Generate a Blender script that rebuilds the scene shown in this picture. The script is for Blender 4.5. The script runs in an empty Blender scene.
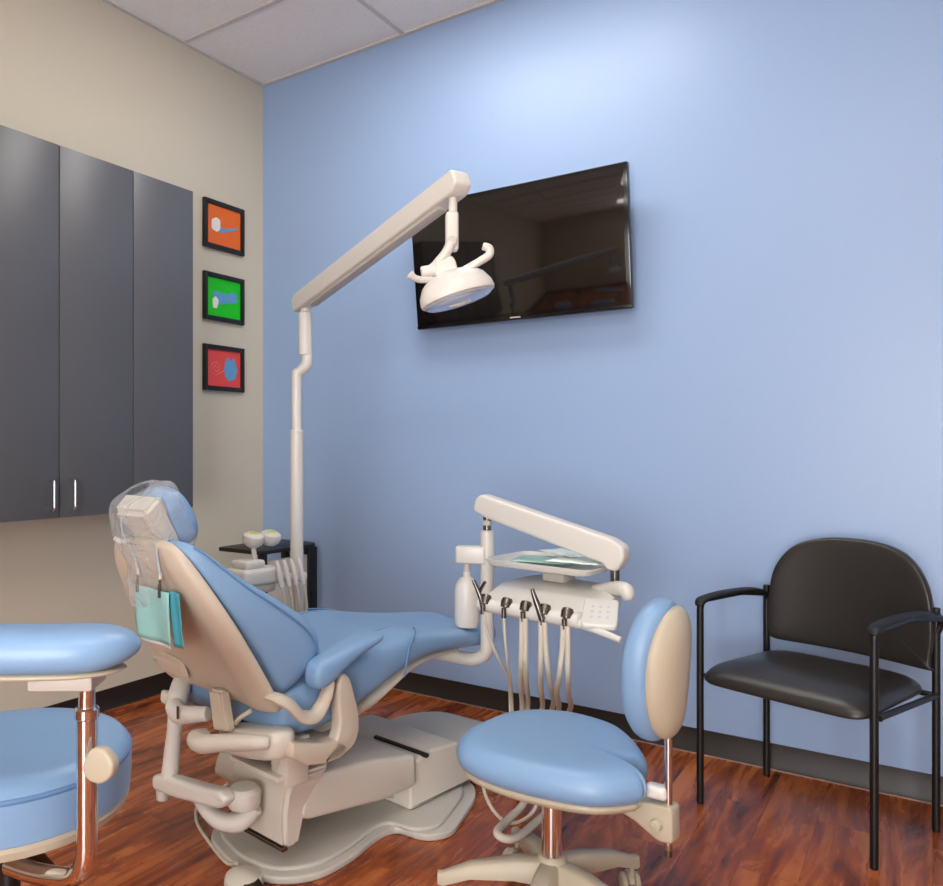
import bpy, bmesh, math, random
from mathutils import Vector, Matrix, Euler, noise
random.seed(7)
COL = bpy.context.scene.collection
PI = math.pi

# ---------------------------------------------------------------- materials
def lin(c):
    return tuple(((x/255)/12.92 if x/255 <= .04045 else ((x/255+.055)/1.055)**2.4) for x in c)
def mat(name, rgb, rough=.5, metal=0, spec=.5, coat=0, bump=0, bscale=200, vary=0, vscale=6):
    m = bpy.data.materials.new(name); m.use_nodes = True
    nt = m.node_tree; b = nt.nodes['Principled BSDF']
    c = lin(rgb)
    b.inputs['Base Color'].default_value = (*c, 1)
    b.inputs['Roughness'].default_value = rough
    b.inputs['Metallic'].default_value = metal
    b.inputs['Specular IOR Level'].default_value = spec
    b.inputs['Coat Weight'].default_value = coat
    tc = nt.nodes.new('ShaderNodeTexCoord')
    if vary:
        n = nt.nodes.new('ShaderNodeTexNoise'); n.inputs['Scale'].default_value = vscale; n.inputs['Detail'].default_value = 4
        nt.links.new(tc.outputs['Object'], n.inputs['Vector'])
        mx = nt.nodes.new('ShaderNodeMix'); mx.data_type = 'RGBA'
        mx.inputs[6].default_value = (*[x*(1-vary) for x in c], 1); mx.inputs[7].default_value = (*[min(1, x*(1+vary)) for x in c], 1)
        nt.links.new(n.outputs['Fac'], mx.inputs[0]); nt.links.new(mx.outputs[2], b.inputs['Base Color'])
    if bump:
        n = nt.nodes.new('ShaderNodeTexNoise'); n.inputs['Scale'].default_value = bscale; n.inputs['Detail'].default_value = 3
        nt.links.new(tc.outputs['Object'], n.inputs['Vector'])
        bp = nt.nodes.new('ShaderNodeBump'); bp.inputs['Strength'].default_value = bump; bp.inputs['Distance'].default_value = .002
        nt.links.new(n.outputs['Fac'], bp.inputs['Height']); nt.links.new(bp.outputs['Normal'], b.inputs['Normal'])
    return m
M = {}
M['wall_blue'] = mat('blue_paint', (152,179,218), .38, bump=.12, bscale=140)
M['wall_beige'] = mat('beige_paint', (207,199,180), .55, bump=.12, bscale=140)
M['plastic'] = mat('ivory_plastic', (212,206,194), .33, vary=.03)
M['white'] = mat('white_plastic', (216,213,206), .3, vary=.02)
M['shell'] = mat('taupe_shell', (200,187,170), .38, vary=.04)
M['grey_metal'] = mat('pale_grey_enamel', (192,187,178), .36, vary=.03)
M['blue'] = mat('light_blue_vinyl', (126,161,199), .36, bump=.15, bscale=260, vary=.04)
M['cord'] = mat('pale_blue_cord', (176,198,214), .5, vary=.05)
M['seam'] = mat('blue_piping', (96,134,178), .45, vary=.05)
M['taupe'] = mat('taupe_plastic', (184,173,152), .42, vary=.04)
M['black_vinyl'] = mat('black_vinyl', (42,39,37), .34, bump=.2, bscale=260, vary=.1)
M['black_metal'] = mat('black_powder_coat', (12,12,13), .42, vary=.1)
M['chrome'] = mat('chrome', (225,222,220), .08, metal=1, bump=.02)
M['steel'] = mat('brushed_steel', (118,112,106), .25, metal=1, bump=.05)
M['dark'] = mat('black_rubber', (22,22,22), .6, vary=.1)
M['cabinet'] = mat('charcoal_laminate', (86,88,93), .38, bump=.05, bscale=500, vary=.03)
M['cab_inner'] = mat('dark_gap_edge', (40,42,46), .6, vary=.05)
M['baseboard'] = mat('dark_brown_cove_base', (34,26,22), .45, vary=.1)
M['hose'] = mat('ivory_tubing', (205,196,180), .45, vary=.04)
M['paper'] = mat('white_sterile_paper', (225,236,232), .6, bump=.3, bscale=30, vary=.04)
M['mint'] = mat('mint_film', (176,216,202), .45, bump=.3, bscale=30, vary=.06)
M['bib'] = mat('aqua_bib_paper', (150,203,202), .7, bump=.3, bscale=60, vary=.05)
M['bib_dark'] = mat('teal_bib_fold', (72,160,178), .7, bump=.3, bscale=60, vary=.05)
M['green'] = mat('lime_pad', (196,214,90), .5, vary=.08)
M['frame'] = mat('black_picture_frame', (16,13,12), .35, vary=.1)
M['orange'] = mat('orange_print', (238,110,32), .5, vary=.03)
M['pgreen'] = mat('green_print', (14,200,14), .5, vary=.03)
M['red'] = mat('red_print', (232,76,72), .5, vary=.03)
M['ink_blue'] = mat('blue_print_ink', (96,160,205), .5, vary=.2, vscale=60)
M['ink_white'] = mat('white_print_ink', (240,236,225), .5, vary=.03)
M['ink_pink'] = mat('pale_pink_ink', (240,150,140), .5, vary=.03)
M['bezel'] = mat('gloss_black_bezel', (10,10,11), .12, vary=.1)
M['screen'] = mat('black_glass_screen', (24,19,16), .06, spec=.55, vary=.05)
M['pad_label'] = mat('keypad_print', (188,196,208), .5, vary=.05)
M['trim'] = mat('floor_edge_strip', (170,140,125), .5, vary=.05)
M['mirror'] = mat('light_reflector', (215,225,240), .15, metal=.6, bump=.05)
M['grid'] = mat('ceiling_grid_white', (205,203,200), .5, vary=.02)

def ceiling_mat():
    m = mat('mineral_fibre_tile', (243,241,238), .8); nt = m.node_tree; b = nt.nodes['Principled BSDF']
    tc = nt.nodes['Texture Coordinate'] if 'Texture Coordinate' in nt.nodes else nt.nodes.new('ShaderNodeTexCoord')
    v = nt.nodes.new('ShaderNodeTexNoise'); v.inputs['Scale'].default_value = 130; v.inputs['Detail'].default_value = 5
    nt.links.new(tc.outputs['Object'], v.inputs['Vector'])
    r = nt.nodes.new('ShaderNodeValToRGB'); r.color_ramp.elements[0].position = .35; r.color_ramp.elements[1].position = .55
    c = lin((243,241,238)); r.color_ramp.elements[0].color = (*[x*.93 for x in c], 1); r.color_ramp.elements[1].color = (*c, 1)
    nt.links.new(v.outputs['Fac'], r.inputs[0]); nt.links.new(r.outputs[0], b.inputs['Base Color'])
    bp = nt.nodes.new('ShaderNodeBump'); bp.inputs['Strength'].default_value = .3; bp.inputs['Distance'].default_value = .002
    nt.links.new(v.outputs['Fac'], bp.inputs['Height']); nt.links.new(bp.outputs[0], b.inputs['Normal'])
    return m
M['ceiling'] = ceiling_mat()

def floor_mat():
    m = mat('red_brown_wood_plank', (130,66,38), .24, spec=.5); nt = m.node_tree; b = nt.nodes['Principled BSDF']
    L = nt.links.new
    tc = nt.nodes.new('ShaderNodeTexCoord')
    mp = nt.nodes.new('ShaderNodeMapping'); mp.inputs['Rotation'].default_value = (0,0,PI/2)
    L(tc.outputs['Object'], mp.inputs['Vector'])
    br = nt.nodes.new('ShaderNodeTexBrick'); br.offset = .37
    br.inputs['Scale'].default_value = 1; br.inputs['Brick Width'].default_value = 1.22; br.inputs['Row Height'].default_value = .152
    br.inputs['Mortar Size'].default_value = .0006; br.inputs['Bias'].default_value = 0
    br.inputs['Color1'].default_value = (.25,.25,.25,1); br.inputs['Color2'].default_value = (.75,.75,.75,1); br.inputs['Mortar'].default_value = (.3,.3,.3,1)
    L(mp.outputs[0], br.inputs['Vector'])
    # shift the grain per plank
    add = nt.nodes.new('ShaderNodeVectorMath'); add.operation = 'MULTIPLY_ADD'
    L(br.outputs['Color'], add.inputs[0]); add.inputs[1].default_value = (7,13,3); L(tc.outputs['Object'], add.inputs[2])
    mp2 = nt.nodes.new('ShaderNodeMapping'); mp2.inputs['Scale'].default_value = (1,.16,1)
    L(add.outputs[0], mp2.inputs['Vector'])
    n1 = nt.nodes.new('ShaderNodeTexNoise'); n1.inputs['Scale'].default_value = 9; n1.inputs['Detail'].default_value = 7; n1.inputs['Distortion'].default_value = 1.4; n1.inputs['Roughness'].default_value = .62
    L(mp2.outputs[0], n1.inputs['Vector'])
    mp3 = nt.nodes.new('ShaderNodeMapping'); mp3.inputs['Scale'].default_value = (1,.06,1)
    L(add.outputs[0], mp3.inputs['Vector'])
    n2 = nt.nodes.new('ShaderNodeTexNoise'); n2.inputs['Scale'].default_value = 60; n2.inputs['Detail'].default_value = 4
    L(mp3.outputs[0], n2.inputs['Vector'])
    ma = nt.nodes.new('ShaderNodeMath'); ma.operation = 'MULTIPLY_ADD'; L(n2.outputs['Fac'], ma.inputs[0]); ma.inputs[1].default_value = .3; L(n1.outputs['Fac'], ma.inputs[2])
    mb = nt.nodes.new('ShaderNodeMath'); mb.operation = 'MULTIPLY_ADD'; L(br.outputs['Color'], mb.inputs[0]); mb.inputs[1].default_value = .1; L(ma.outputs[0], mb.inputs[2])
    r = nt.nodes.new('ShaderNodeValToRGB'); e = r.color_ramp.elements
    e[0].position = .47; e[0].color = (*lin((74,32,20)), 1)
    e[1].position = .88; e[1].color = (*lin((196,114,60)), 1)
    for p, c in ((.57,(104,46,24)),(.66,(140,66,33)),(.76,(168,88,44))):
        q = e.new(p); q.color = (*lin(c), 1)
    L(mb.outputs[0], r.inputs[0])
    mx = nt.nodes.new('ShaderNodeMix'); mx.data_type = 'RGBA'; L(br.outputs['Fac'], mx.inputs[0]); L(r.outputs[0], mx.inputs[6]); mx.inputs[7].default_value = (*lin((84,36,22)), 1)
    L(mx.outputs[2], b.inputs['Base Color'])
    bp = nt.nodes.new('ShaderNodeBump'); bp.inputs['Strength'].default_value = .12; bp.inputs['Distance'].default_value = .002
    L(ma.outputs[0], bp.inputs['Height']); L(bp.outputs[0], b.inputs['Normal'])
    rr = nt.nodes.new('ShaderNodeMapRange'); L(n1.outputs['Fac'], rr.inputs[0]); rr.inputs[3].default_value = .2; rr.inputs[4].default_value = .34
    L(rr.outputs[0], b.inputs['Roughness'])
    return m
M['floor'] = floor_mat()

def film_mat():
    m = bpy.data.materials.new('clear_plastic_film'); m.use_nodes = True; nt = m.node_tree; nt.nodes.clear()
    o = nt.nodes.new('ShaderNodeOutputMaterial'); mix = nt.nodes.new('ShaderNodeMixShader')
    t = nt.nodes.new('ShaderNodeBsdfTransparent'); t.inputs[0].default_value = (.96,.97,.98,1)
    g = nt.nodes.new('ShaderNodeBsdfPrincipled'); g.inputs['Base Color'].default_value = (.75,.78,.82,1); g.inputs['Roughness'].default_value = .18
    fr = nt.nodes.new('ShaderNodeLayerWeight'); fr.inputs['Blend'].default_value = .35
    mr = nt.nodes.new('ShaderNodeMapRange'); mr.inputs[3].default_value = .10; mr.inputs[4].default_value = .5
    tc = nt.nodes.new('ShaderNodeTexCoord'); n = nt.nodes.new('ShaderNodeTexNoise'); n.inputs['Scale'].default_value = 16; n.inputs['Detail'].default_value = 3; n.inputs['Distortion'].default_value = 2
    bp = nt.nodes.new('ShaderNodeBump'); bp.inputs['Strength'].default_value = .9; bp.inputs['Distance'].default_value = .02
    L = nt.links.new
    L(tc.outputs['Object'], n.inputs['Vector']); L(n.outputs['Fac'], bp.inputs['Height']); L(bp.outputs[0], g.inputs['Normal']); L(bp.outputs[0], fr.inputs['Normal'])
    L(fr.outputs['Facing'], mr.inputs[0]); L(mr.outputs[0], mix.inputs[0]); L(t.outputs[0], mix.inputs[1]); L(g.outputs[0], mix.inputs[2]); L(mix.outputs[0], o.inputs[0])
    return m
M['film'] = film_mat()
def emis(name, col, s):
    m = bpy.data.materials.new(name); m.use_nodes = True; nt = m.node_tree; b = nt.nodes['Principled BSDF']
    b.inputs['Base Color'].default_value = (.8,.8,.8,1); b.inputs['Emission Color'].default_value = (*col, 1); b.inputs['Emission Strength'].default_value = s
    return m
M['lamp'] = emis('lit_diffuser', (1,.965,.92), 10)
M['fill_glow'] = emis('added_fill_glow', (.99,.99,1), 11)  # glow for the invented opening behind the camera, soft fill only

# ---------------------------------------------------------------- geometry helpers
def catmull(pts, n=6):
    P = [Vector(p) for p in pts]
    if len(P) < 3: return P
    out = []
    for i in range(len(P)-1):
        a = P[i-1] if i else P[0]*2-P[1]; b, c = P[i], P[i+1]; d = P[i+2] if i+2 < len(P) else P[-1]*2-P[-2]
        for k in range(n):
            t = k/n
            out.append(.5*((2*b)+(c-a)*t+(2*a-5*b+4*c-d)*t*t+(3*b-a-3*c+d)*t**3))
    out.append(P[-1]); return out
def fillet(pts, r, n=5):
    """round the corners of a closed 2-D outline; r a number or one per corner"""
    out = []; N = len(pts)
    for i in range(N):
        p = Vector(pts[i]); a = Vector(pts[i-1])-p; b = Vector(pts[(i+1) % N])-p
        rr = r[i] if isinstance(r, (list, tuple)) else r
        k = min(rr, a.length*.48, b.length*.48)
        if k < 1e-5: out.append(p); continue
        s = p+a.normalized()*k; e = p+b.normalized()*k
        for j in range(n+1):
            t = j/n; out.append(s*(1-t)**2+p*2*t*(1-t)+e*t*t)
    return out
def roundpath(pts, r, n=6):
    P = [Vector(p) for p in pts]; out = [P[0]]
    for i in range(1, len(P)-1):
        p = P[i]; a = P[i-1]-p; b = P[i+1]-p; k = min(r, a.length*.49, b.length*.49)
        s = p+a.normalized()*k; e = p+b.normalized()*k
        for j in range(n+1):
            t = j/n; out.append(s*(1-t)**2+p*2*t*(1-t)+e*t*t)
    out.append(P[-1]); return out

class MB:
    def __init__(s): s.bm = bmesh.new()
    def _merge(s, b, mtx=None, mi=0):
        if mtx is not None: bmesh.ops.transform(b, matrix=mtx, verts=b.verts)
        for f in b.faces: f.material_index = mi
        me = bpy.data.meshes.new('t'); b.to_mesh(me); b.free(); s.bm.from_mesh(me); bpy.data.meshes.remove(me); return s
    def box(s, c, d, rot=(0,0,0), bev=.004, seg=2, mi=0):
        b = bmesh.new(); bmesh.ops.create_cube(b, size=1)
        bmesh.ops.scale(b, vec=d, verts=b.verts)
        if bev: bmesh.ops.bevel(b, geom=b.edges[:], offset=min(bev, min(d)*.45), segments=seg, affect='EDGES', profile=.5)
        return s._merge(b, Matrix.Translation(c) @ Euler(rot).to_matrix().to_4x4(), mi)
    def prism(s, pts, lo, hi, ax='z', r=0, bev=.004, seg=2, mtx=None, mi=0):
        b = bmesh.new(); P = fillet(pts, r) if r else [Vector(p) for p in pts]
        f = {'z': lambda p, h: (p[0], p[1], h), 'x': lambda p, h: (h, p[0], p[1]), 'y': lambda p, h: (p[0], h, p[1])}[ax]
        v0 = [b.verts.new(f(p, lo)) for p in P]; v1 = [b.verts.new(f(p, hi)) for p in P]; n = len(P)
        c0 = b.faces.new(v0); c1 = b.faces.new(v1[::-1])
        for i in range(n): b.faces.new((v0[i], v1[i], v1[(i+1) % n], v0[(i+1) % n]))
        bmesh.ops.recalc_face_normals(b, faces=b.faces[:])
        if bev:
            bmesh.ops.bevel(b, geom=list(set(c0.edges) | set(c1.edges)), offset=bev, segments=seg, affect='EDGES', profile=.5)
        return s._merge(b, mtx, mi)
    def tube(s, pts, r, seg=14, smooth=0, cap=True, flat=None, mi=0, mtx=None):
        P = catmull(pts, smooth) if smooth else [Vector(p) for p in pts]
        N = len(P)
        if isinstance(r, (list, tuple)):
            k = len(r)-1; R = []
            for i in range(N):
                t = i/(N-1)*k; a = min(int(t), k-1); R.append(r[a]*(1-(t-a))+r[a+1]*(t-a))
        else: R = [r]*N
        b = bmesh.new(); T = []
        for i in range(N):
            T.append(((P[min(i+1, N-1)]-P[max(i-1, 0)])).normalized())
        up = Vector((0,0,1)) if abs(T[0].z) < .9 else Vector((1,0,0))
        U = T[0].cross(up).normalized(); rings = []
        def ring(c, t, u, rad):
            w = t.cross(u).normalized(); fa = flat or 1
            return [b.verts.new(c+(u*math.cos(2*PI*k/seg)*rad+w*math.sin(2*PI*k/seg)*rad*fa)) for k in range(seg)]
        for i in range(N):
            U = (U-T[i]*U.dot(T[i])).normalized()
            if i == 0 and cap: rings.append(ring(P[0]-T[0]*R[0]*.0, T[0], U, R[0]*.82)); rings.append(ring(P[0]+T[0]*R[0]*.18, T[0], U, R[0]))
            elif i == N-1 and cap: rings.append(ring(P[i]-T[i]*R[i]*.18, T[i], U, R[i])); rings.append(ring(P[i], T[i], U, R[i]*.82))
            else: rings.append(ring(P[i], T[i], U, R[i]))
        for a, c in zip(rings, rings[1:]):
            for k in range(seg): b.faces.new((a[k], a[(k+1) % seg], c[(k+1) % seg], c[k]))
        b.faces.new(rings[0][::-1]); b.faces.new(rings[-1])
        bmesh.ops.recalc_face_normals(b, faces=b.faces[:])
        return s._merge(b, mtx, mi)
    def lathe(s, prof, c=(0,0,0), seg=32, mtx=None, mi=0, scale=(1,1,1)):
        b = bmesh.new(); rings = []
        for r, z in prof:
            if r < 1e-6: rings.append([b.verts.new((0,0,z))])
            else: rings.append([b.verts.new((r*math.cos(2*PI*k/seg)*scale[0], r*math.sin(2*PI*k/seg)*scale[1], z)) for k in range(seg)])
        for a, q in zip(rings, rings[1:]):
            for k in range(seg):
                j = (k+1) % seg
                if len(a) == 1 and len(q) == 1: continue
                if len(a) == 1: b.faces.new((a[0], q[j], q[k]))
                elif len(q) == 1: b.faces.new((a[k], a[j], q[0]))
                else: b.faces.new((a[k], a[j], q[j], q[k]))
        if len(rings[0]) > 1: b.faces.new(rings[0])
        if len(rings[-1]) > 1: b.faces.new(rings[-1])
        bmesh.ops.recalc_face_normals(b, faces=b.faces[:])
        m = Matrix.Translation(c) @ (mtx if mtx is not None else Matrix.Identity(4))
        return s._merge(b, m, mi)
    def loft(s, rings, caps=True, closed=True, mi=0, mtx=None, f=None):
        b = bmesh.new(); R = [[b.verts.new(f(*p) if f else p) for p in r] for r in rings]
        for a, q in zip(R, R[1:]):
            n = len(a)
            for k in range(n if closed else n-1): b.faces.new((a[k], a[(k+1) % n], q[(k+1) % n], q[k]))
        if caps:
            for q in (R[0], R[-1]):
                c = b.verts.new(sum((v.co for v in q), Vector())/len(q)); n = len(q)
                for k in range(n): b.faces.new((q[k], q[(k+1) % n], c))
        bmesh.ops.recalc_face_normals(b, faces=b.faces[:])
        return s._merge(b, mtx, mi)
    def build(s, name, m, parent=None, sub=0, ang=38, mats=None, solid=0):
        me = bpy.data.meshes.new(name)
        for f in s.bm.faces: f.smooth = True
        for e in s.bm.edges:
            if len(e.link_faces) == 2 and e.calc_face_angle(0) > math.radians(ang) and not sub: e.smooth = False
        s.bm.to_mesh(me); s.bm.free()
        for q in (mats or [m]): me.materials.append(M[q])
        o = bpy.data.objects.new(name, me); COL.objects.link(o)
        if parent: o.parent = parent
        if sub:
            d = o.modifiers.new('sub', 'SUBSURF'); d.levels = sub; d.render_levels = sub
        if solid:
            d = o.modifiers.new('solid', 'SOLIDIFY'); d.thickness = solid
        return o
def tag(o, label, cat, group=None):
    o['label'] = label; o['category'] = cat
    if group: o['group'] = group
    return o
def thing(name, label, cat, loc=(0,0,0), rz=0, group=None):
    o = bpy.data.objects.new(name, None); COL.objects.link(o); o.empty_display_size = .05
    o.location = loc; o.rotation_euler = (0,0,rz); return tag(o, label, cat, group)
def struct(o): o['kind'] = 'structure'; return o
def R(d): return math.radians(d)

# ---------------------------------------------------------------- the room
XL, XR, YF, YB, H = -3.094, 2.6, -2.6, 3.267, 3.25
struct(MB().box(((XL+XR)/2, (YF+YB)/2, -.05), (XR-XL+.2, YB-YF+.2, .1), bev=0).build('floor', 'floor'))
struct(MB().box(((XL+XR)/2, (YF+YB)/2, H+.05), (XR-XL+.2, YB-YF+.2, .1), bev=0).build('ceiling', 'ceiling'))
struct(MB().box((XL-.05, (YF+YB)/2, H/2), (.1, YB-YF+.2, H), bev=0).build('wall_left', 'wall_beige'))
struct(MB().box(((XL+XR)/2, YB+.05, H/2), (XR-XL+.2, .1, H), bev=0).build('wall_back', 'wall_blue'))
struct(MB().box((XR+.05, (YF+YB)/2, H/2), (.1, YB-YF+.2, H), bev=0).build('wall_right', 'wall_beige'))
wx0, wx1, wz0, wz1 = -.55, 1.35, .12, 2.40  # invented opening in the unseen front wall, added to let in fill light
fw = MB()
fw.box(((XL+wx0)/2-.05, YF-.05, H/2), (wx0-XL+.1, .1, H), bev=0); fw.box(((wx1+XR)/2+.05, YF-.05, H/2), (XR-wx1+.1, .1, H), bev=0)
fw.box(((wx0+wx1)/2, YF-.05, wz0/2), (wx1-wx0, .1, wz0), bev=0); fw.box(((wx0+wx1)/2, YF-.05, (H+wz1)/2), (wx1-wx0, .1, H-wz1), bev=0)
struct(fw.build('wall_front', 'wall_beige'))
wn = MB()
for x in (wx0+.025, (wx0+wx1)/2, wx1-.025): wn.box((x, YF-.03, (wz0+wz1)/2), (.05, .05, wz1-wz0), bev=.003)
for z in (wz0+.025, wz1-.025): wn.box(((wx0+wx1)/2, YF-.03, z), (wx1-wx0, .05, .05), bev=.003)
wo = struct(wn.build('fill_window_1', 'white'))
MB().box(((wx0+wx1)/2, YF-.06, (wz0+wz1)/2), (wx1-wx0-.02, .008, wz1-wz0-.02), bev=0).build('fill_pane', 'fill_glow', wo)  # added glowing pane that brightens the room from behind the camera
cove = [(0,0),(.014,0),(.006,.012),(.005,.094),(0,.094)]
def base_run(name, a, b, side):
    mb = MB()
    if side == 'left': mb.prism([(XL+p[0], p[1]) for p in cove], a, b, ax='y', bev=0)
    if side == 'right': mb.prism([(XR-p[0], p[1]) for p in cove], a, b, ax='y', bev=0)
    if side == 'back': mb.prism([(YB-p[0], p[1]) for p in cove], a, b, ax='x', bev=0)
    if side == 'front': mb.prism([(YF+p[0], p[1]) for p in cove], a, b, ax='x', bev=0)
    struct(mb.build(name, 'baseboard'))
base_run('baseboard_left', YF, YB, 'left'); base_run('baseboard_back', XL, XR, 'back')
base_run('baseboard_right', YF, YB, 'right'); base_run('baseboard_front', XL, XR, 'front')
struct(MB().box(((XL+XR)/2, YB-.017, .0015), (XR-XL, .006, .003), bev=0).build('trim_1', 'trim'))
# suspended ceiling grid
gx = [-2.134+1.22*k for k in range(4)]; gy = [2.679-.61*k for k in range(9)]
mb = MB()
for x in gx: mb.box((x, (YF+YB)/2, H-.003), (.024, YB-YF, .008), bev=0)
for y in gy: mb.box(((XL+XR)/2, y, H-.0032), (XR-XL, .024, .008), bev=0)
struct(mb.build('trim_2', 'grid'))
mb = MB()
mb.box((XL+.011, (YF+YB)/2, H-.0035), (.022, YB-YF, .01), bev=0); mb.box(((XL+XR)/2, YB-.011, H-.0037), (XR-XL, .022, .01), bev=0)
struct(mb.build('trim_3', 'grid'))
# recessed troffers: one by the blue wall, then two added out of view for fill
first = None
LT = [(-1.524, 2.374), (-.304, .544), (-.304, -1.286)]
for i, (x, y) in enumerate(LT):
    lab = ['lit ceiling panel nearest the blue wall, above the patient chair', 'added fill light panel on the ceiling in the middle of the room',
           'added fill light panel on the ceiling nearest the front wall'][i]
    t = thing('ceiling_light', lab, 'ceiling light', (x, y, H-.008), 0, 'recessed ceiling panels')
    fr = MB()
    for sx in (-1, 1): fr.box((sx*.587, 0, -.006), (.022, .586, .012), bev=.002)
    for sy in (-1, 1): fr.box((0, sy*.282, -.006), (1.196, .022, .012), bev=.002)
    fr.build('frame', 'grid', t)
    MB().box((0, 0, -.003), (1.15, .54, .004), bev=0).build('diffuser', 'lamp', t)

# ---------------------------------------------------------------- wall cabinet
t = thing('wall_cabinet', 'charcoal laminate wall cabinet hung on the beige wall with flat doors', 'cabinet', (XL, 0, .927))
W, Z = .31, 1.45
MB().box((W/2, 1.77, Z/2), (W, 1.38, Z), bev=.002).build('body', 'cabinet', t)
ys = [1.08, 1.43, 1.782, 2.128, 2.46]
for i in range(4):
    a, b = ys[i], ys[i+1]
    d = MB().box((W+.0105, (a+b)/2, Z/2), (.019, b-a-.004, Z-.004), bev=.0015).build('door', 'cabinet', t)
    hy = {0: None, 1: b-.04, 2: a+.05, 3: None}[i]
    if hy is not None:
        hz = .09
        MB().tube(roundpath([(W+.02, hy, hz-.058), (W+.05, hy, hz-.058), (W+.05, hy, hz+.058), (W+.02, hy, hz+.058)], .014), .005, seg=10).build('handle', 'chrome', d)

# ---------------------------------------------------------------- framed prints
def picture(z, h, label, m, art):
    t = thing('framed_print', label, 'picture', (XL+.001, 2.957, z), 0, 'framed cartoon prints on the beige wall')
    w = .29; b = .024
    f = MB()
    f.box((.010, -w/2+b/2, h/2), (.02, b, h), bev=.002).box((.010, w/2-b/2, h/2), (.02, b, h), bev=.002)
    f.box((.010, 0, b/2), (.02, w-2*b, b), bev=.002).box((.010, 0, h-b/2), (.02, w-2*b, b), bev=.002)
    f.build('frame', 'frame', t)
    MB().box((.006, 0, h/2), (.008, w-2*b, h-2*b), bev=0).build('print', m, t)
    art(t, h)
def flat(t, name, pts, m, x=.0115, r=.004):
    pts = [(p[0]*1.12, .127+(p[1]-.127)*1.3) for p in pts]; MB().prism(pts, .0095, x, ax='x', r=r, bev=0).build(name, m, t)
def brush(t, h):
    c = h/2
    flat(t, 'toothbrush_drawing', [(-.035,c-.01),(-.02,c-.028),(.02,c-.016),(.088,c+.006),(.086,c+.014),(.02,c-.002),(-.01,c-.006),(-.04,c-.004)], 'ink_blue')
    flat(t, 'bristle_drawing', [(-.08,c-.02),(-.045,c-.028),(-.026,c-.014),(-.026,c+.024),(-.05,c+.032),(-.08,c+.018)], 'ink_white', .0122, .01)
def paste(t, h):
    c = h/2
    flat(t, 'tube_drawing', [(-.045,c-.03),(.06,c-.012),(.09,c-.006),(.084,c+.03),(.05,c+.034),(.02,c+.02),(-.06,c+.026),(-.075,c+.008)], 'ink_blue', r=.01)
    flat(t, 'face_drawing', [(-.07,c-.045),(-.045,c-.045),(-.035,c-.01),(-.055,c+.004),(-.075,c-.01)], 'ink_white', .0122, .008)
def floss(t, h):
    c = h/2
    flat(t, 'floss_box_drawing', [(.005,c-.03),(.03,c-.05),(.07,c-.04),(.088,c),(.075,c+.03),(.06,c+.05),(.05,c+.034),(.03,c+.05),(.01,c+.04),(0,c)], 'ink_blue', r=.012)
    p = [(.011, .005-a*.0105*1.0, 0) for a in range(0)]
    pts = []
    for k in range(30):
        a = k*.38; r = .006+.0011*k; pts.append((.0112, -.06+r*math.cos(a), c+r*math.sin(a)))
    pts.append((.0112, .0, c-.01))
    MB().tube(pts, .0016, seg=6).build('floss_drawing', 'ink_pink', t)
picture(2.249, .254, 'topmost of three small framed prints, orange ground with a toothbrush', 'orange', brush)
picture(1.871, .25, 'middle of three small framed prints, green ground with a paste tube', 'pgreen', paste)
picture(1.503, .24, 'lowest of three small framed prints, red ground with blue floss figure', 'red', floss)

# ---------------------------------------------------------------- television
t = thing('television', 'flat black widescreen television tilted down on the blue wall', 'television', (-1.496, 3.185, 1.763), 0)
tm = Matrix.Rotation(R(7.0), 4, 'X')
def TVB(c, d, bev=.003, name='', m='bezel', par=None, seg=2):
    mb = MB().box(c, d, bev=bev, seg=seg); bmesh.ops.transform(mb.bm, matrix=tm, verts=mb.bm.verts); return mb.build(name, m, par or t)
w, h = 1.02, .577
TVB((0, .012, h/2), (w, .034, h), .006, 'housing', 'bezel')
TVB((0, -.0055, h/2+.006), (w-.036, .003, h-.05), .0008, 'screen', 'screen')
TVB((0, -.0065, .0095), (w-.004, .005, .012), .002, 'lower_trim', 'bezel')
TVB((0, -.0095, .012), (.05, .002, .006), .0005, 'logo', 'grey_metal')
mb = MB(); mb.box((0, .048, .31), (.3, .055, .26), bev=.006); mb.box((0, .072, .3), (.4, .016, .2), bev=.003)
mb.build('wall_mount', 'black_metal', t)

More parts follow.
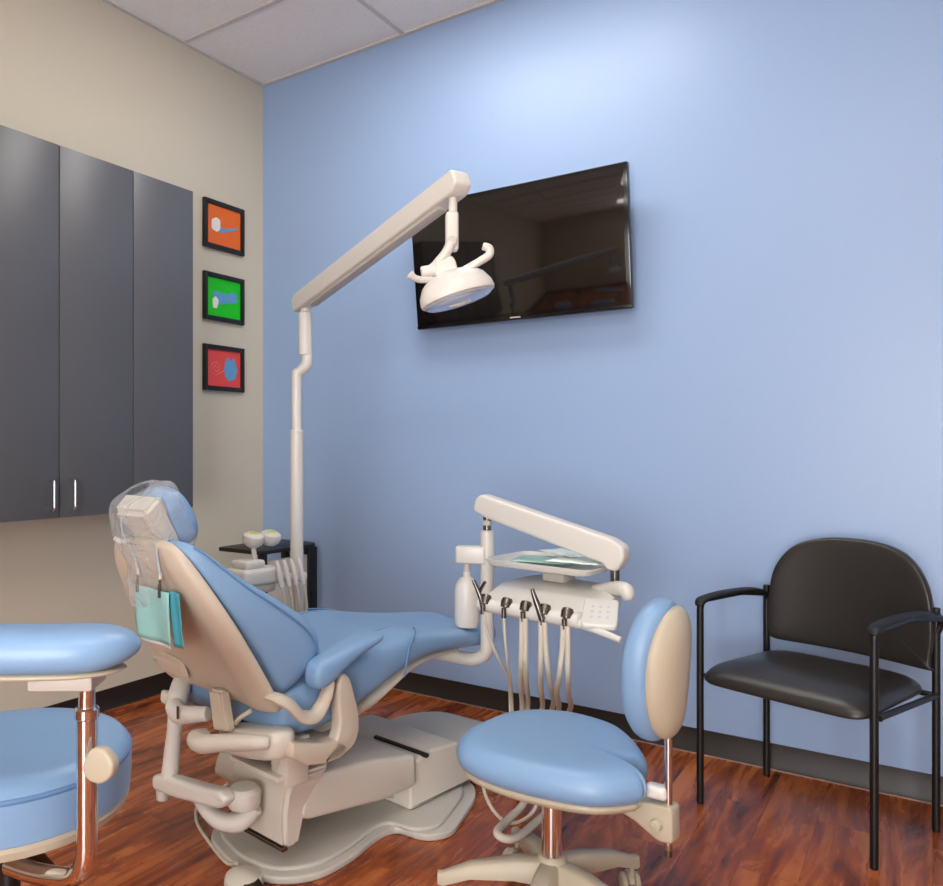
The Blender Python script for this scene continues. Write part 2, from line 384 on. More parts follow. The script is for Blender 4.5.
# ---------------------------------------------------------------- guest chair
def guest_chair():
    t = thing('guest_chair', 'black vinyl armchair with thin black metal legs against the blue wall', 'chair', (-.642, 2.806, 0), R(-16.9))
    W = .528
    SK = .030/.4
    def P(x, y, z): return (x+SK*y, y, z)
    D = .40
    for sx, x in ((0, 0), (1, W)):
        MB().tube(roundpath([P(x, 0, 0), P(x, 0, .672), P(x+(.005 if sx else -.005), .03, .685), P(x, D*.6, .69), P(x+(-.02 if not sx else .0)+.02, D, .67), P(x+.0, D, .62)], .028), .0115, seg=12).build('front_leg', 'black_metal', t)
        MB().tube([P(x, D, 0), P(x, D, .70)], .0115, seg=12).build('rear_leg', 'black_metal', t)
        # flattened arm pad
        MB().tube([P(x, -.012, .668), P(x, .01, .688), P(x, .12, .697), P(x, .28, .695), P(x, D-.02, .680)], [.012,.019,.021,.019,.013], seg=12, smooth=5, flat=.42).build('armrest', 'dark', t)
    fr = MB()
    fr.tube([P(0, .03, .425), P(0, D, .425)], .010, seg=10); fr.tube([P(W, .03, .425), P(W, D, .425)], .010, seg=10)
    fr.tube([P(0, .05, .418), P(W, .05, .418)], .009, seg=10); fr.tube([P(0, D, .425), P(W, D, .425)], .009, seg=10)
    fr.build('seat_frame', 'black_metal', t)
    # seat cushion
    mb = MB(); rings = []
    for z, g, c in ((.424, -.035, 0), (.428, -.006, 0), (.446, .004, 0), (.466, -.006, 0), (.481, -.035, 0), (.490, -.10, 0), (.492, -.17, 0)):
        ol = fillet([(.0-g, -.022-g), (W-.004+g, -.022-g), (W-.02+g, D+.0+g), (.02-g, D+.0+g)], .07, 6)
        ring = []
        for p in ol:
            fx = (p.x-W/2)/(W/2)
            dz = -.022*max(0, (.10-p.y)/.10)**1.3 if z > .445 else -.006*max(0, (.10-p.y)/.10)
            ring.append(P(p.x, p.y, z+dz+(.008*(1-fx*fx) if z > .46 else -.012*(1-fx*fx))))
        rings.append(ring)
    mb.loft(rings).build('seat', 'black_vinyl', t, sub=1)
    # backrest: rounded arch, curved around the sitter
    def back(thick, grow, y0, name, m):
        ol = []
        base = [(.045, .508), (.49, .500), (.520, .525), (.530, .65), (.512, .765), (.455, .848), (.37, .884), (.265, .892), (.17, .884), (.088, .848), (.034, .765), (.018, .65), (.018, .53)]
        pts = [Vector((p[0], p[1], 0)) for p in base]
        sm = catmull(pts+[pts[0]], 4)[:-1]
        mb = MB(); rings = []
        cx, cz = .273, .70
        for q, k in ((0, .965), (.12, .99), (.5, 1.0), (.88, .99), (1, .97), (1.10, .92), (1.17, .82), (1.22, .6), (1.24, .35), (1.245, .12)):
            ring = []
            for p in sm:
                x = cx+(p.x-cx)*k*grow; z = cz+(p.y-cz)*k*grow
                bow = .055*(1-((x-cx)/.26)**2)
                ring.append(P(x, y0+bow-thick*q, z))
            rings.append(ring)
        mb.loft(rings).build(name, m, t, sub=1)
    back(.034, 1.0, D+.0, 'backrest', 'black_vinyl')
    back(.012, .96, D+.010, 'back_shell', 'dark')
guest_chair()

# ---------------------------------------------------------------- dental chair
DC = thing('dental_chair', 'ivory dental patient chair with light blue padding in the middle of the room', 'dental chair', (-1.654, 1.662, 0), R(-9))
CM = Matrix.Translation((-1.654, 1.662, 0)) @ Matrix.Rotation(R(-9), 4, 'Z')
def bu(s, u, n): return (s, -.093-.48*u+.877*n, .544+.877*u+.48*n)

# floor plate
plate = [(-.135,-.03),(.05,-.07),(.19,-.04),(.262,.06),(.258,.20),(.225,.33),(.222,.42),(.33,.43),(.375,.51),(.28,.76),(.20,.85),(-.25,.85),(-.33,.70),(-.36,.5),(-.25,.4),(-.25,.2),(-.21,.06)]
b = MB(); b.prism(plate, 0, .022, r=.06, bev=.006, seg=3)
b.prism([((x-.0)*.9, (y-.3)*.93+.3) for x, y in plate], .018, .034, r=.06, bev=.009, seg=3)
b.build('base_plate', 'grey_metal', DC)
# front housing over the floor plate
b = MB(); b.prism([(.50,.036),(.50,.10),(.515,.19),(.61,.205),(.74,.195),(.80,.13),(.86,.036)], -.20, .215, ax='x', r=.012, bev=.012, seg=3)
fh = b.build('front_housing', 'plastic', DC)
b = MB(); b.box((.11, .565, .2), (.24, .014, .012), rot=(R(8),0,0), bev=.002); b.build('slot', 'dark', fh)
b = MB(); b.prism([(-.22,.74),(.08,.66),(.17,.74),(.19,1.02),(.12,1.1),(-.14,1.08),(-.22,.95)], 0, .15, r=.08, bev=.04, seg=5); b.build('utility_cover', 'plastic', DC)
# sloping lift arm
b = MB(); b.prism([(.02,.185),(.035,.235),(.080,.285),(.30,.262),(.505,.222),(.505,.120),(.36,.122),(.05,.165)], -.19, .235, ax='x', r=.02, bev=.014, seg=3)
la = b.build('lift_arm_cover', 'plastic', DC)
b = MB(); b.prism([(.05,.15),(.36,.11),(.50,.10),(.50,.14),(.05,.18)], -.15, .19, ax='x', bev=.004); b.build('lift_arm', 'grey_metal', la)
b = MB(); b.prism([(.30,.115),(.56,.036),(.56,.10),(.34,.135)], -.10, .14, ax='x', bev=.004); b.build('lower_link', 'grey_metal', DC)
# rear block under the seat
b = MB()
ring = lambda x0, x1, y0, y1, z: [(x0,y0,z),(x1,y0,z),(x1,y1,z),(x0,y1,z)]
b.loft([ring(-.01,.225,-.025,.03,.105), ring(-.015,.232,-.035,.05,.20), ring(-.02,.24,-.03,.09,.27), ring(.0,.27,-.02,.11,.318)])
bmesh.ops.bevel(b.bm, geom=[e for e in b.bm.edges if e.calc_face_angle(0) > .3], offset=.012, segments=3, affect='EDGES')
rb = b.build('rear_block', 'plastic', DC)
MB().box((.107,-.022,.106), (.23,.02,.01), bev=.002).build('steel_edge', 'steel', rb)
# bracket from block up to seat
b = MB(); b.prism([(.20,.29),(.262,.29),(.268,.42),(.18,.42)], -.05, .03, ax='y', r=.006, bev=.006); b.build('seat_bracket', 'plastic', DC)
b = MB(); b.box((.14,-.045,.316), (.22,.05,.016), bev=.005); b.build('hinge_plate', 'plastic', DC)
# seat pan
def seat_ring(y, w, z0, z1, e=.62, n=20):
    out = []
    for k in range(n):
        a = 2*PI*k/n; c, s = math.cos(a), math.sin(a)
        out.append((math.copysign(abs(c)**e, c)*w, y, (z0+z1)/2+math.copysign(abs(s)**e, s)*(z1-z0)/2))
    return out
b = MB(); b.loft([seat_ring(-.02,.17,.385,.41), seat_ring(.02,.21,.375,.41), seat_ring(.16,.235,.370,.43), seat_ring(.30,.25,.40,.47), seat_ring(.42,.24,.455,.50), seat_ring(.53,.22,.49,.53), seat_ring(.7,.2,.49,.52), seat_ring(.88,.15,.465,.50)], mi=0)
b.build('seat_pan', 'plastic', DC, sub=1)
# seat cushion with leg rest
secs = [(-.075,.22,.45,.53),(-.062,.262,.42,.555),(-.03,.278,.408,.57),(.03,.284,.406,.58),(.15,.287,.415,.598),(.27,.283,.455,.622),(.38,.276,.482,.640),(.48,.266,.51,.636),(.58,.252,.52,.612),(.72,.24,.508,.586),(.86,.225,.488,.568),(.97,.205,.478,.560),(1.02,.18,.482,.552),(1.04,.13,.49,.54)]
b = MB(); rings = []
for y, w, z0, z1 in secs:
    ring = []; n = 24
    for k in range(n):
        a = 2*PI*k/n; c, s = math.cos(a), math.sin(a)
        x = math.copysign(abs(c)**(.6 if y > .3 else .42), c)*w; z = (z0+z1)/2+math.copysign(abs(s)**.5, s)*(z1-z0)/2
        if s > .3: z -= .016*max(0, 1-(abs(x)/(w*.62))**2)   # dished centre
        ring.append((x, y, z))
    rings.append(ring)
seat = b.loft(rings).build('seat_cushion', 'blue', DC, sub=2)
for sx in (-1, 1):
    MB().tube([(sx*.185,.06,.577),(sx*.19,.2,.601),(sx*.185,.32,.622),(sx*.175,.42,.629),(sx*.155,.52,.617),(sx*.13,.60,.592)], .0028, seg=8, smooth=5).build('piping', 'seam', seat)
MB().tube([(.277,.40,.50),(.278,.42,.58),(.258,.47,.622),(.20,.53,.618),(.12,.60,.590),(0,.63,.572),(-.12,.60,.590),(-.20,.53,.618),(-.258,.47,.622)], .0028, seg=8, smooth=6).build('piping', 'seam', seat)

# backrest cushion
prof = [(-.03,.20,.05,.07),(-.024,.262,.175,.085),(.02,.277,.218,.09),(.095,.275,.212,.09),(.20,.262,.158,.08),(.29,.240,.104,.064),(.36,.215,.074,.052),(.41,.195,.056,.044),(.445,.172,.042,.036),(.465,.13,.026,.022)]
b = MB(); rings = []
for u, w, nf, nc in prof:
    half = [(w*.90,u,-.004),(w*1.0,u,nf*.25),(w*1.02,u,nf*.62),(w*.985,u,nf*.9),(w*.90,u,nf*1.0),(w*.76,u,nf*.93),(w*.5,u,nc+(nf-nc)*.25),(w*.2,u,nc)]
    ring = half+[(-s, uu, n) for s, uu, n in half[::-1]]
    rings.append(ring)
bc = b.loft(rings, f=bu).build('backrest_cushion', 'blue', DC, sub=2)
for sx in (-1, 1):
    MB().tube([bu(sx*w*1.0, u, nf*.80) for u, w, nf, nc in prof[1:-1]], .0028, seg=8, smooth=5).build('piping', 'seam', bc)
# backrest shell
sp = [(-.045,.255),(-.035,.272),(-.01,.28),(.10,.272),(.20,.258),(.28,.238),(.35,.214),(.41,.190),(.445,.170),(.468,.145),(.478,.11)]
b = MB(); rings = []
for i, (u, w) in enumerate(sp):
    d = min(1, (.49-u)/.10+.25)*min(1, (u+.05)/.06+.45)
    rings.append([(w,u,.008),(w*1.012,u,-.004),(w*.985,u,-.018*d-.004),(w*.86,u,-.036*d),(w*.70,u,-.044*d),(w*.52,u,-.030*d),(w*.3,u,-.034*d),(0,u,-.036*d),
                  (-w*.3,u,-.034*d),(-w*.52,u,-.030*d),(-w*.70,u,-.044*d),(-w*.86,u,-.036*d),(-w*.985,u,-.018*d-.004),(-w*1.012,u,-.004),(-w,u,.008),(-w*.6,u,.002),(0,u,.002),(w*.6,u,.002)])
shell = b.loft(rings, f=bu).build('backrest_shell', 'shell', DC, sub=2)
b = MB(); b.loft([[bu(s,u,n) for s,u,n in r] for r in (
    [(-.235,.015,-.03),(-.06,.005,-.03),(-.06,.085,-.03),(-.225,.105,-.03)],
    [(-.225,.020,-.056),(-.07,.010,-.056),(-.07,.060,-.046),(-.215,.075,-.046)])])
bmesh.ops.bevel(b.bm, geom=[e for e in b.bm.edges if e.calc_face_angle(0) > .3], offset=.012, segments=4, affect='EDGES')
b.build('pocket', 'shell', shell)
# curved band from shell to armrest
def band(sx):
    return [(sx*.215,-.095,.548),(sx*.262,-.105,.553),(sx*.292,-.098,.550),(sx*.308,-.075,.532),(sx*.312,-.04,.496),(sx*.315,-.002,.487),(sx*.315,.026,.506),(sx*.315,.045,.535),(sx*.312,.06,.57)]
for sx in (1, -1):
    nm = 'arm_link'
    MB().tube(band(sx), [.018,.021,.023,.024,.023,.022,.020,.018,.016], seg=14, smooth=5, flat=.55).build(nm, 'shell', DC)
    lo, hi = (.285, .325) if sx > 0 else (-.325, -.285)
    b = MB(); b.prism([(.072,.40),(.088,.44),(.080,.545),(.10,.585),(.128,.565),(.160,.47),(.165,.41),(.145,.372),(.09,.352),(.02,.352)], lo, hi, ax='x', r=.018, bev=.009, seg=3)
    lo, hi = (.17, .325) if sx > 0 else (-.325, -.17)
    b.prism([(-.08,.44),(-.085,.40),(-.03,.365),(.03,.352),(.10,.353),(.12,.38),(.09,.405),(.03,.408),(-.03,.425)], lo, hi, ax='x', r=.012, bev=.008, seg=3)
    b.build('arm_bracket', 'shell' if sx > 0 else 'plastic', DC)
    MB().tube([(sx*.30,.052,.515),(sx*.30,.052,.565)], .012, seg=12).build('pivot_pin', 'steel', DC)
    rings = []
    for y, w, z0, z1, cx in ((-.005,.016,.575,.60,.306),(.002,.032,.556,.622,.304),(.03,.040,.552,.634,.302),(.07,.044,.572,.642,.298),(.12,.047,.602,.652,.292),(.18,.050,.622,.660,.286),(.235,.050,.636,.666,.283),(.262,.042,.642,.666,.283),(.270,.026,.648,.662,.283)):
        r = seat_ring(y, w, z0, z1, .6, 16); rings.append([(p[0]+sx*cx, p[1], p[2]) for p in r])
    arm = MB().loft(rings).build('armrest', 'blue', DC, sub=2)
# strut, knuckle and hinge under the backrest
b = MB(); b.loft([[(.045,-.152,.535),(.105,-.152,.54),(.105,-.12,.54),(.045,-.12,.535)], [(.082,-.160,.43),(.150,-.160,.44),(.150,-.13,.44),(.082,-.13,.43)]])
bmesh.ops.bevel(b.bm, geom=b.bm.edges[:], offset=.006, segments=2, affect='EDGES'); b.build('back_strut', 'shell', DC)
b = MB(); b.loft([seat_ring(-.0,.0,0,0) if 0 else [(x,y,z) for x,y,z in r] for r in (
    [(.05,-.15,.36),(.30,-.13,.385),(.30,-.02,.385),(.05,-.05,.36)],
    [(.035,-.165,.385),(.315,-.14,.40),(.315,-.01,.40),(.035,-.04,.385)],
    [(.035,-.165,.415),(.325,-.14,.455),(.325,-.01,.455),(.035,-.04,.415)],
    [(.05,-.155,.430),(.31,-.12,.472),(.31,-.02,.472),(.05,-.05,.430)])])
kn = b.build('hinge_housing', 'plastic', DC, sub=2)
MB().tube([(.04,-.15,.405),(.045,-.19,.408),(.10,-.205,.412),(.17,-.185,.428),(.25,-.15,.440),(.28,-.12,.440)], [.02,.024,.025,.023,.021,.016], seg=14, smooth=6).build('hinge_lip', 'plastic', kn)
b = MB(); b.box((.13,-.045,.435), (.10,.05,.05), bev=.01); b.build('hinge_recess', 'dark', DC)
MB().tube([(.13,-.12,.45),(.16,-.13,.475),(.19,-.11,.50)], .006, seg=8, smooth=4).build('cable', 'hose', DC)
# headrest
b = MB(); rings = []
for u, k in ((-.085,.5),(-.075,.75),(-.045,.95),(0,1),(.045,.95),(.075,.75),(.085,.5)):
    pass
def ell(cs, cu, cn, rs, ru, rn, m, name, parent, e=.75, sub=1, f=bu):
    b = MB(); rings = []; N = 10
    for i in range(N+1):
        a = -PI/2+PI*(i+.0)/N; 
        k = max(abs(math.cos(a))**e, .12); s = math.sin(a); uu = cu+ru*math.copysign(abs(s)**e, s)
        ring = []
        for j in range(20):
            t = 2*PI*j/20; c, q = math.cos(t), math.sin(t)
            ring.append((cs+rs*k*math.copysign(abs(c)**e, c), uu, cn+rn*k*math.copysign(abs(q)**e, q)))
        rings.append(ring)
    return b.loft(rings, f=f).build(name, m, parent, sub=sub)
hp = ell(0, .486, .092, .092, .088, .048, 'blue', 'headrest_pad', DC)
b = MB(); b.loft([[bu(s,u,n) for s,u,n in r] for r in (
    [(-.045,.40,.02),(.055,.40,.02),(.062,.40,.065),(-.05,.40,.065)],
    [(-.062,.46,.008),(.066,.46,.008),(.074,.46,.066),(-.070,.46,.066)],
    [(-.088,.560,-.006),(.078,.560,-.006),(.086,.580,.060),(-.094,.580,.060)])])
bmesh.ops.bevel(b.bm, geom=[e for e in b.bm.edges if e.calc_face_angle(0) > .3], offset=.012, segments=3, affect='EDGES')
hb = b.build('headrest_bracket', 'plastic', DC)
MB().tube([bu(-.06,.47,.012), bu(-.06,.475,-.025), bu(-.075,.495,-.04)], .007, seg=10, smooth=4).build('headrest_lever', 'white', hb)
MB().tube([bu(.01,.425,.02), bu(.01,.43,-.01), bu(.03,.425,-.02)], .013, seg=12, smooth=4).build('headrest_knob', 'white', hb)
b = MB(); b.prism([(-.04,.37),(.04,.37),(.04,.48),(-.04,.48)], .0, .04, ax='z', r=.01, bev=.004)
for v in b.bm.verts: v.co = Vector(bu(*v.co))
b.build('headrest_slide', 'grey_metal', DC)

# plastic bag over the headrest
b = MB(); rings = []
spec = [(.592,.03,.03,.055),(.590,.080,.065,.05),(.576,.100,.080,.052),(.535,.108,.092,.048),(.485,.110,.096,.045),(.43,.110,.094,.038),(.40,.108,.09,.03),(.38,.108,.088,.02),(.355,.110,.088,.006),(.325,.113,.088,-.006)]
for i, (u, rs, rn, cn) in enumerate(spec):
    ring = []
    for j in range(48):
        t = 2*PI*j/48; c, q = math.cos(t), math.sin(t)
        s = rs*math.copysign(abs(c)**.8, c); n = cn+rn*math.copysign(abs(q)**.8, q)
        k = .010*noise.noise(Vector((s*22, u*16, n*22)))+.006*math.sin(j*1.3+u*60)*(i/9)
        s += c*k*1.4; n += q*k*1.4
        uu = u + (.0 if i < 6 else (.055*max(0, q)*(i-5)/4)) - (0 if i < 6 else .012*math.sin(j*.9)*(i-5)/4)
        if n > .09 and i > 5: n = .09+(n-.09)*.6
        ring.append((s-.01, uu, n))
    rings.append(ring)
bag = b.loft([[bu(*p) for p in r] for r in rings], caps=False)
bag.bm.verts.ensure_lookup_table()
o = bag.build('headrest_cover', 'film', None, sub=2); o.matrix_world = CM
tag(o, 'clear crinkled plastic bag pulled over the blue headrest', 'headrest cover')
o.data.transform(Matrix.Identity(4))

# bib hanging on its strap
BB = thing('dental_bib', 'folded aqua paper bib hanging by two clips behind the backrest', 'bib', (-1.654, 1.662, 0), R(-9))
def bibsheet(x0, x1, z0, z1, y, name, m, parent, lean=0, amp=.004):
    b = MB(); n = 14; k = 12; rows = []
    for i in range(k+1):
        v = i/k; row = []
        for j in range(n+1):
            uu = j/n
            row.append((x0+(x1-x0)*uu+lean*(1-v), y-amp*math.sin(uu*7+v*2)-.012*v*0-.06*0, z0+(z1-z0)*v))
        rows.append(row)
    b.loft(rows, caps=False, closed=False); return b.build(name, m, parent, solid=.0012)
sheet = bibsheet(-.052, .122, .698, .832, -.318, 'sheet', 'bib', BB, .012)
bibsheet(.110, .158, .697, .834, -.311, 'folded_edge', 'bib_dark', BB, .022, .002)
bibsheet(-.040, .11, .688, .72, -.312, 'back_layer', 'paper', BB, .012, .002)
MB().tube([(-.028,-.320,.865),(-.036,-.325,.90),(-.050,-.335,.94),(-.060,-.350,.975),(-.055,-.355,1.02)], .0028, seg=8, smooth=6).build('strap', 'cord', BB)
MB().tube([(.085,-.320,.865),(.088,-.328,.90),(.092,-.335,.94),(.097,-.325,.955),(.095,-.30,.968)], .0028, seg=8, smooth=6).build('strap', 'cord', BB)
for x, z in ((-.028,.832), (.085,.832)):
    c = MB(); c.box((x,-.324,z), (.008,.007,.034), bev=.002); c.tube([(x,-.323,z+.014),(x,-.322,z+.03)], .0035, seg=8); c.build('clip', 'steel', BB)
    MB().tube([(x,-.322,z+.03),(x,-.321,z+.048)], .004, seg=8).build('strap_end', 'white', BB)

# ---------------------------------------------------------------- assistant unit on the chair's left
AU = thing('assistant_unit', 'white arm mounted assistant unit with suction holders behind the backrest', 'dental unit', (-1.654, 1.662, 0), R(-9))
b = MB(); b.prism([(-.215,.185),(-.22,.225),(-.18,.240),(.06,.272),(.13,.285),(.16,.265),(.13,.235),(-.10,.195)], -.175, -.13, ax='y', r=.016, bev=.012, seg=3)
sw = b.build('swing_arm', 'white', AU)
MB().lathe([(0,-.03),(.018,-.03),(.02,-.01),(.02,0)], (-.19,-.152,.188), seg=20).build('arm_screw', 'grey_metal', sw)
MB().tube([(-.11,-.10,.21),(-.03,-.12,.185),(.05,-.12,.165),(.12,-.10,.175),(.155,-.07,.22)], [.012,.020,.024,.026,.024], seg=16, smooth=6).build('lower_arm', 'white', AU)
MB().lathe([(0,0),(.040,0),(.046,.010),(.046,.044),(.036,.054),(0,.056)], (.135,-.095,.222), seg=28).build('arm_pivot', 'white', AU)
MB().tube([(-.155,-.15,.23),(-.143,-.15,.30),(-.130,-.15,.37),(-.125,-.145,.42),(-.15,-.125,.465),(-.195,-.07,.50),(-.26,.04,.51),(-.34,.16,.52),(-.40,.25,.56),(-.41,.29,.64),(-.41,.30,.70)], [.026,.024,.022,.026,.030,.030,.028,.026,.025,.025,.025], seg=18, smooth=6).build('post', 'white', AU)
MB().tube([(-.135,-.15,.45),(-.085,-.16,.437),(-.02,-.155,.45),(.03,-.14,.46)], [.026,.028,.024,.02], seg=16, smooth=6).build('post_elbow', 'white', AU)
MB().tube([(-.045,-.19,.44),(-.045,-.19,.475)], .004, seg=8).build('latch', 'steel', AU)
b = MB(); b.box((-.40,.335,.742), (.12,.16,.06), bev=.014, seg=3); b.box((-.40,.315,.785), (.09,.09,.03), bev=.01, seg=3)
bod = b.build('housing', 'white', AU)
b = MB(); b.box((-.40,.34,.70), (.10,.13,.035), bev=.01); b.build('housing_base', 'grey_metal', AU)
b = MB(); b.tube([(-.38,.37,.735),(-.35,.42,.733),(-.34,.53,.722)], .017, seg=16, smooth=5)
hold = b.build('instrument_holder', 'white', AU)
for i, y in enumerate((.398,.432,.466,.500)):
    x = -.322
    b = MB(); b.tube([(x-.012,y-.008,.795),(x-.004,y-.004,.765),(x,y,.735),(x+.004,y+.004,.70)], [.007,.0095,.010,.009], seg=12, smooth=4)
    hp_ = b.build('suction_handpiece', 'white', AU)
    MB().tube([(x+.006,y+.004,.70),(x+.008,y+.012,.65),(x,y+.02,.58),(x-.03,y,.50),(x-.06,.40,.40),(x-.04,.36,.2),(x+.0,.34,.10)], .0055, seg=8, smooth=5).build('hose', 'hose', hp_)
# two small pods on a stem
b = MB(); b.tube([(-.40,.345,.79),(-.405,.345,.82),(-.42,.35,.855)], .009, seg=12, smooth=5); st = b.build('stem', 'white', AU)
for y, nm in ((.352,'x'), (.43,'y')):
    mt = Matrix.Translation((-.42, y, .866)) @ Matrix.Rotation(R(14), 4, 'Y') @ Matrix.Diagonal((1.12,1.08,1.25,1))
    MB().lathe([(0,-.022),(.018,-.020),(.032,-.010),(.037,.002),(.034,.014),(.024,.020),(0,.021)], mtx=mt, seg=26).build('pod', 'white', st)
    MB().lathe([(0,.021),(.017,.0215),(.020,.018)], mtx=mt, seg=20, scale=(.8,1,1)).build('pod_pad', 'green', st)

# ---------------------------------------------------------------- operating light on its pole
DL = thing('dental_light', 'white operating light on a long arm and slim floor pole', 'dental light', (-1.974, 2.270, 0))
b = MB(); b.lathe([(0,0),(.10,0),(.10,.012),(.04,.03),(.026,.06),(.0,.06)], seg=32); b.build('base', 'white', DL)
MB().tube([(0,0,.05),(0,0,1.27)], .0245, seg=24).build('pole', 'white', DL)
MB().tube([(0,0,1.25),(0,0,1.462),(.012,.004,1.49),(.036,.012,1.515),(.04,.013,1.56),(.034,.010,1.73)], [.018,.019,.022,.019,.021,.02,.02,.019], seg=20, smooth=5).build('offset_tube', 'white', DL)
MB().tube([(.034,.010,1.55),(.034,.010,1.715)], .0255, seg=22).build('sleeve', 'white', DL)
# arm: from the pole to the end over the chair
a0 = Vector((.030, .008, 1.757)); a1 = Vector((.935, -.43, 1.905))
d = (a1-a0).normalized(); side = d.cross(Vector((0,0,1))).normalized(); upv = side.cross(d)
mt = Matrix((( d.x, side.x, upv.x, 0), (d.y, side.y, upv.y, 0), (d.z, side.z, upv.z, 0), (0,0,0,1)))
Ln = (a1-a0).length
b = MB(); b.prism([(-.055,-.030),(Ln+.01,-.034),(Ln+.035,-.012),(Ln+.02,.030),(-.03,.036),(-.062,.022)], -.028, .028, ax='y', r=.012, bev=.007, seg=3, mtx=Matrix.Translation(a0) @ mt)
am = b.build('arm', 'white', DL)
b = MB(); b.box((Ln/2,0,-.036), (Ln*.86,.034,.014), bev=.003); bmesh.ops.transform(b.bm, matrix=Matrix.Translation(a0) @ mt, verts=b.bm.verts); b.build('arm_groove', 'grey_metal', am)
MB().tube([(.034,.010,1.715),(.034,.010,1.745)], .014, seg=14).build('arm_hinge', 'dark', am)
# head group, axes turned to the camera view, offsets taken from image pixels
hd = a1+Vector((-.012,.004,0))
LM = Matrix.Translation(hd) @ Matrix.Rotation(R(35.3), 4, 'Z')
def T(mb, m=LM): bmesh.ops.transform(mb.bm, matrix=m, verts=mb.bm.verts); return mb
T(MB().tube([(0,0,-.02),(0,0,-.09)], .0115, seg=16)).build('stem', 'white', DL)
T(MB().box((-.003,0,-.125), (.034,.034,.105), bev=.008, seg=3)).build('stem_housing', 'white', DL)
T(MB().tube([(-.004,-.02,-.155),(-.02,-.012,-.185),(-.045,0,-.215),(-.062,0,-.235)], [.014,.013,.014,.018], seg=16, smooth=5)).build('neck', 'white', DL)
T(MB().tube([(-.004,-.018,-.155),(-.004,-.026,-.155)], .013, seg=18)).build('neck_bolt', 'grey_metal', DL)
b = MB(); b.prism([(-.05,-.195),(-.005,-.19),(.006,-.205),(.02,-.262),(-.045,-.272)], -.018, .022, ax='y', r=.01, bev=.006, seg=3); T(b).build('head_yoke', 'white', DL)
T(MB().tube([(-.085,0,-.235),(-.03,0,-.225)], .017, seg=16)).build('yoke_joint', 'white', DL)
HM = LM @ Matrix.Translation((.006,.0,-.278)) @ Matrix.Rotation(R(-17), 4, 'Y') @ Matrix.Rotation(R(-5), 4, 'X') @ Matrix.Scale(1.02, 4) @ Matrix.Diagonal((1,1,1.2,1))
b = MB(); b.lathe([(.0,.040),(.035,.039),(.065,.032),(.085,.018),(.098,-.002),(.101,-.016),(.099,-.022),(.094,-.024),(.0,-.024)], mtx=HM, seg=44, scale=(1,.72,1))
head = b.build('lamp_head', 'white', DL)
MB().lathe([(0,-.0245),(.088,-.0245),(.090,-.027),(.085,-.030),(.05,-.033),(0,-.034)], mtx=HM, seg=44, scale=(1,.70,1)).build('reflector', 'mirror', head)
b = MB(); b.box((0,0,-.036), (.024,.014,.008), bev=.003); b.box((0,0,-.034), (.06,.008,.006), bev=.002); T(b, HM).build('lamp_cap', 'grey_metal', head)
T(MB().tube([(-.055,-.01,-.255),(-.085,-.02,-.258),(-.105,-.03,-.255),(-.118,-.035,-.246)], [.008,.009,.009,.012], seg=14, smooth=5)).build('handle', 'white', DL)
T(MB().tube([(.0,-.01,-.245),(.035,-.02,-.228),(.07,-.03,-.21),(.092,-.034,-.195),(.092,-.034,-.178),(.075,-.034,-.172)], [.009,.010,.0105,.011,.011,.010], seg=14, smooth=5)).build('handle', 'white', DL)

# ---------------------------------------------------------------- delivery unit
DU = thing('delivery_unit', 'white instrument delivery unit with a row of hanging hoses right of the patient chair', 'dental unit', (-1.169, 2.236, 0), R(-10))
px, py = -.141, .213
MB().tube(roundpath([(px-.34,py-.06,.47),(px-.18,py-.03,.452),(px-.05,py-.01,.452),(px,py,.48),(px,py,.58),(px,py,.913)], .10, 10), .0235, seg=22).build('post', 'white', DU)
MB().tube([(px,py,.905),(px,py,.975)], .014, seg=16).build('post_pin', 'steel', DU)
MB().tube([(px,py,.930),(px,py,.948)], .018, seg=16).build('post_collar', 'grey_metal', DU)
b = MB(); b.box((px-.048,py-.028,.826), (.105,.06,.060), rot=(0,0,R(30)), bev=.008, seg=3); b.build('bottle_bracket', 'white', DU)
bx, by = px-.062, py-.036
MB().tube([(bx,by,.80),(bx,by,.755)], .013, seg=16).build('bottle_neck', 'grey_metal', DU)
MB().lathe([(0,.572),(.038,.574),(.043,.588),(.043,.700),(.038,.722),(.024,.742),(.014,.748),(.014,.766),(0,.766)], (bx,by,0), seg=30).build('water_bottle', 'white', DU)
# flex arm
b0 = Vector((px, py, .998)); b1 = Vector((.345, .262, .868))
dd = (b1-b0).normalized(); sd = dd.cross(Vector((0,0,1))).normalized(); uv = sd.cross(dd)
fm = Matrix.Translation(b0) @ Matrix(((dd.x, sd.x, uv.x, 0), (dd.y, sd.y, uv.y, 0), (dd.z, sd.z, uv.z, 0), (0,0,0,1)))
L2 = (b1-b0).length
b = MB(); b.prism([(-.036,-.030),(-.041,.013),(-.02,.038),(L2-.04,.042),(L2+.005,.030),(L2+.016,-.006),(L2+.004,-.050),(L2-.03,-.056),(L2-.045,-.042),(.02,-.038)], -.030, .030, ax='y', r=.014, bev=.012, seg=4, mtx=fm)
b.build('flex_arm', 'white', DU)
MB().tube([(.318,.262,.84),(.318,.262,.735)], .014, seg=14).build('head_pin', 'steel', DU)
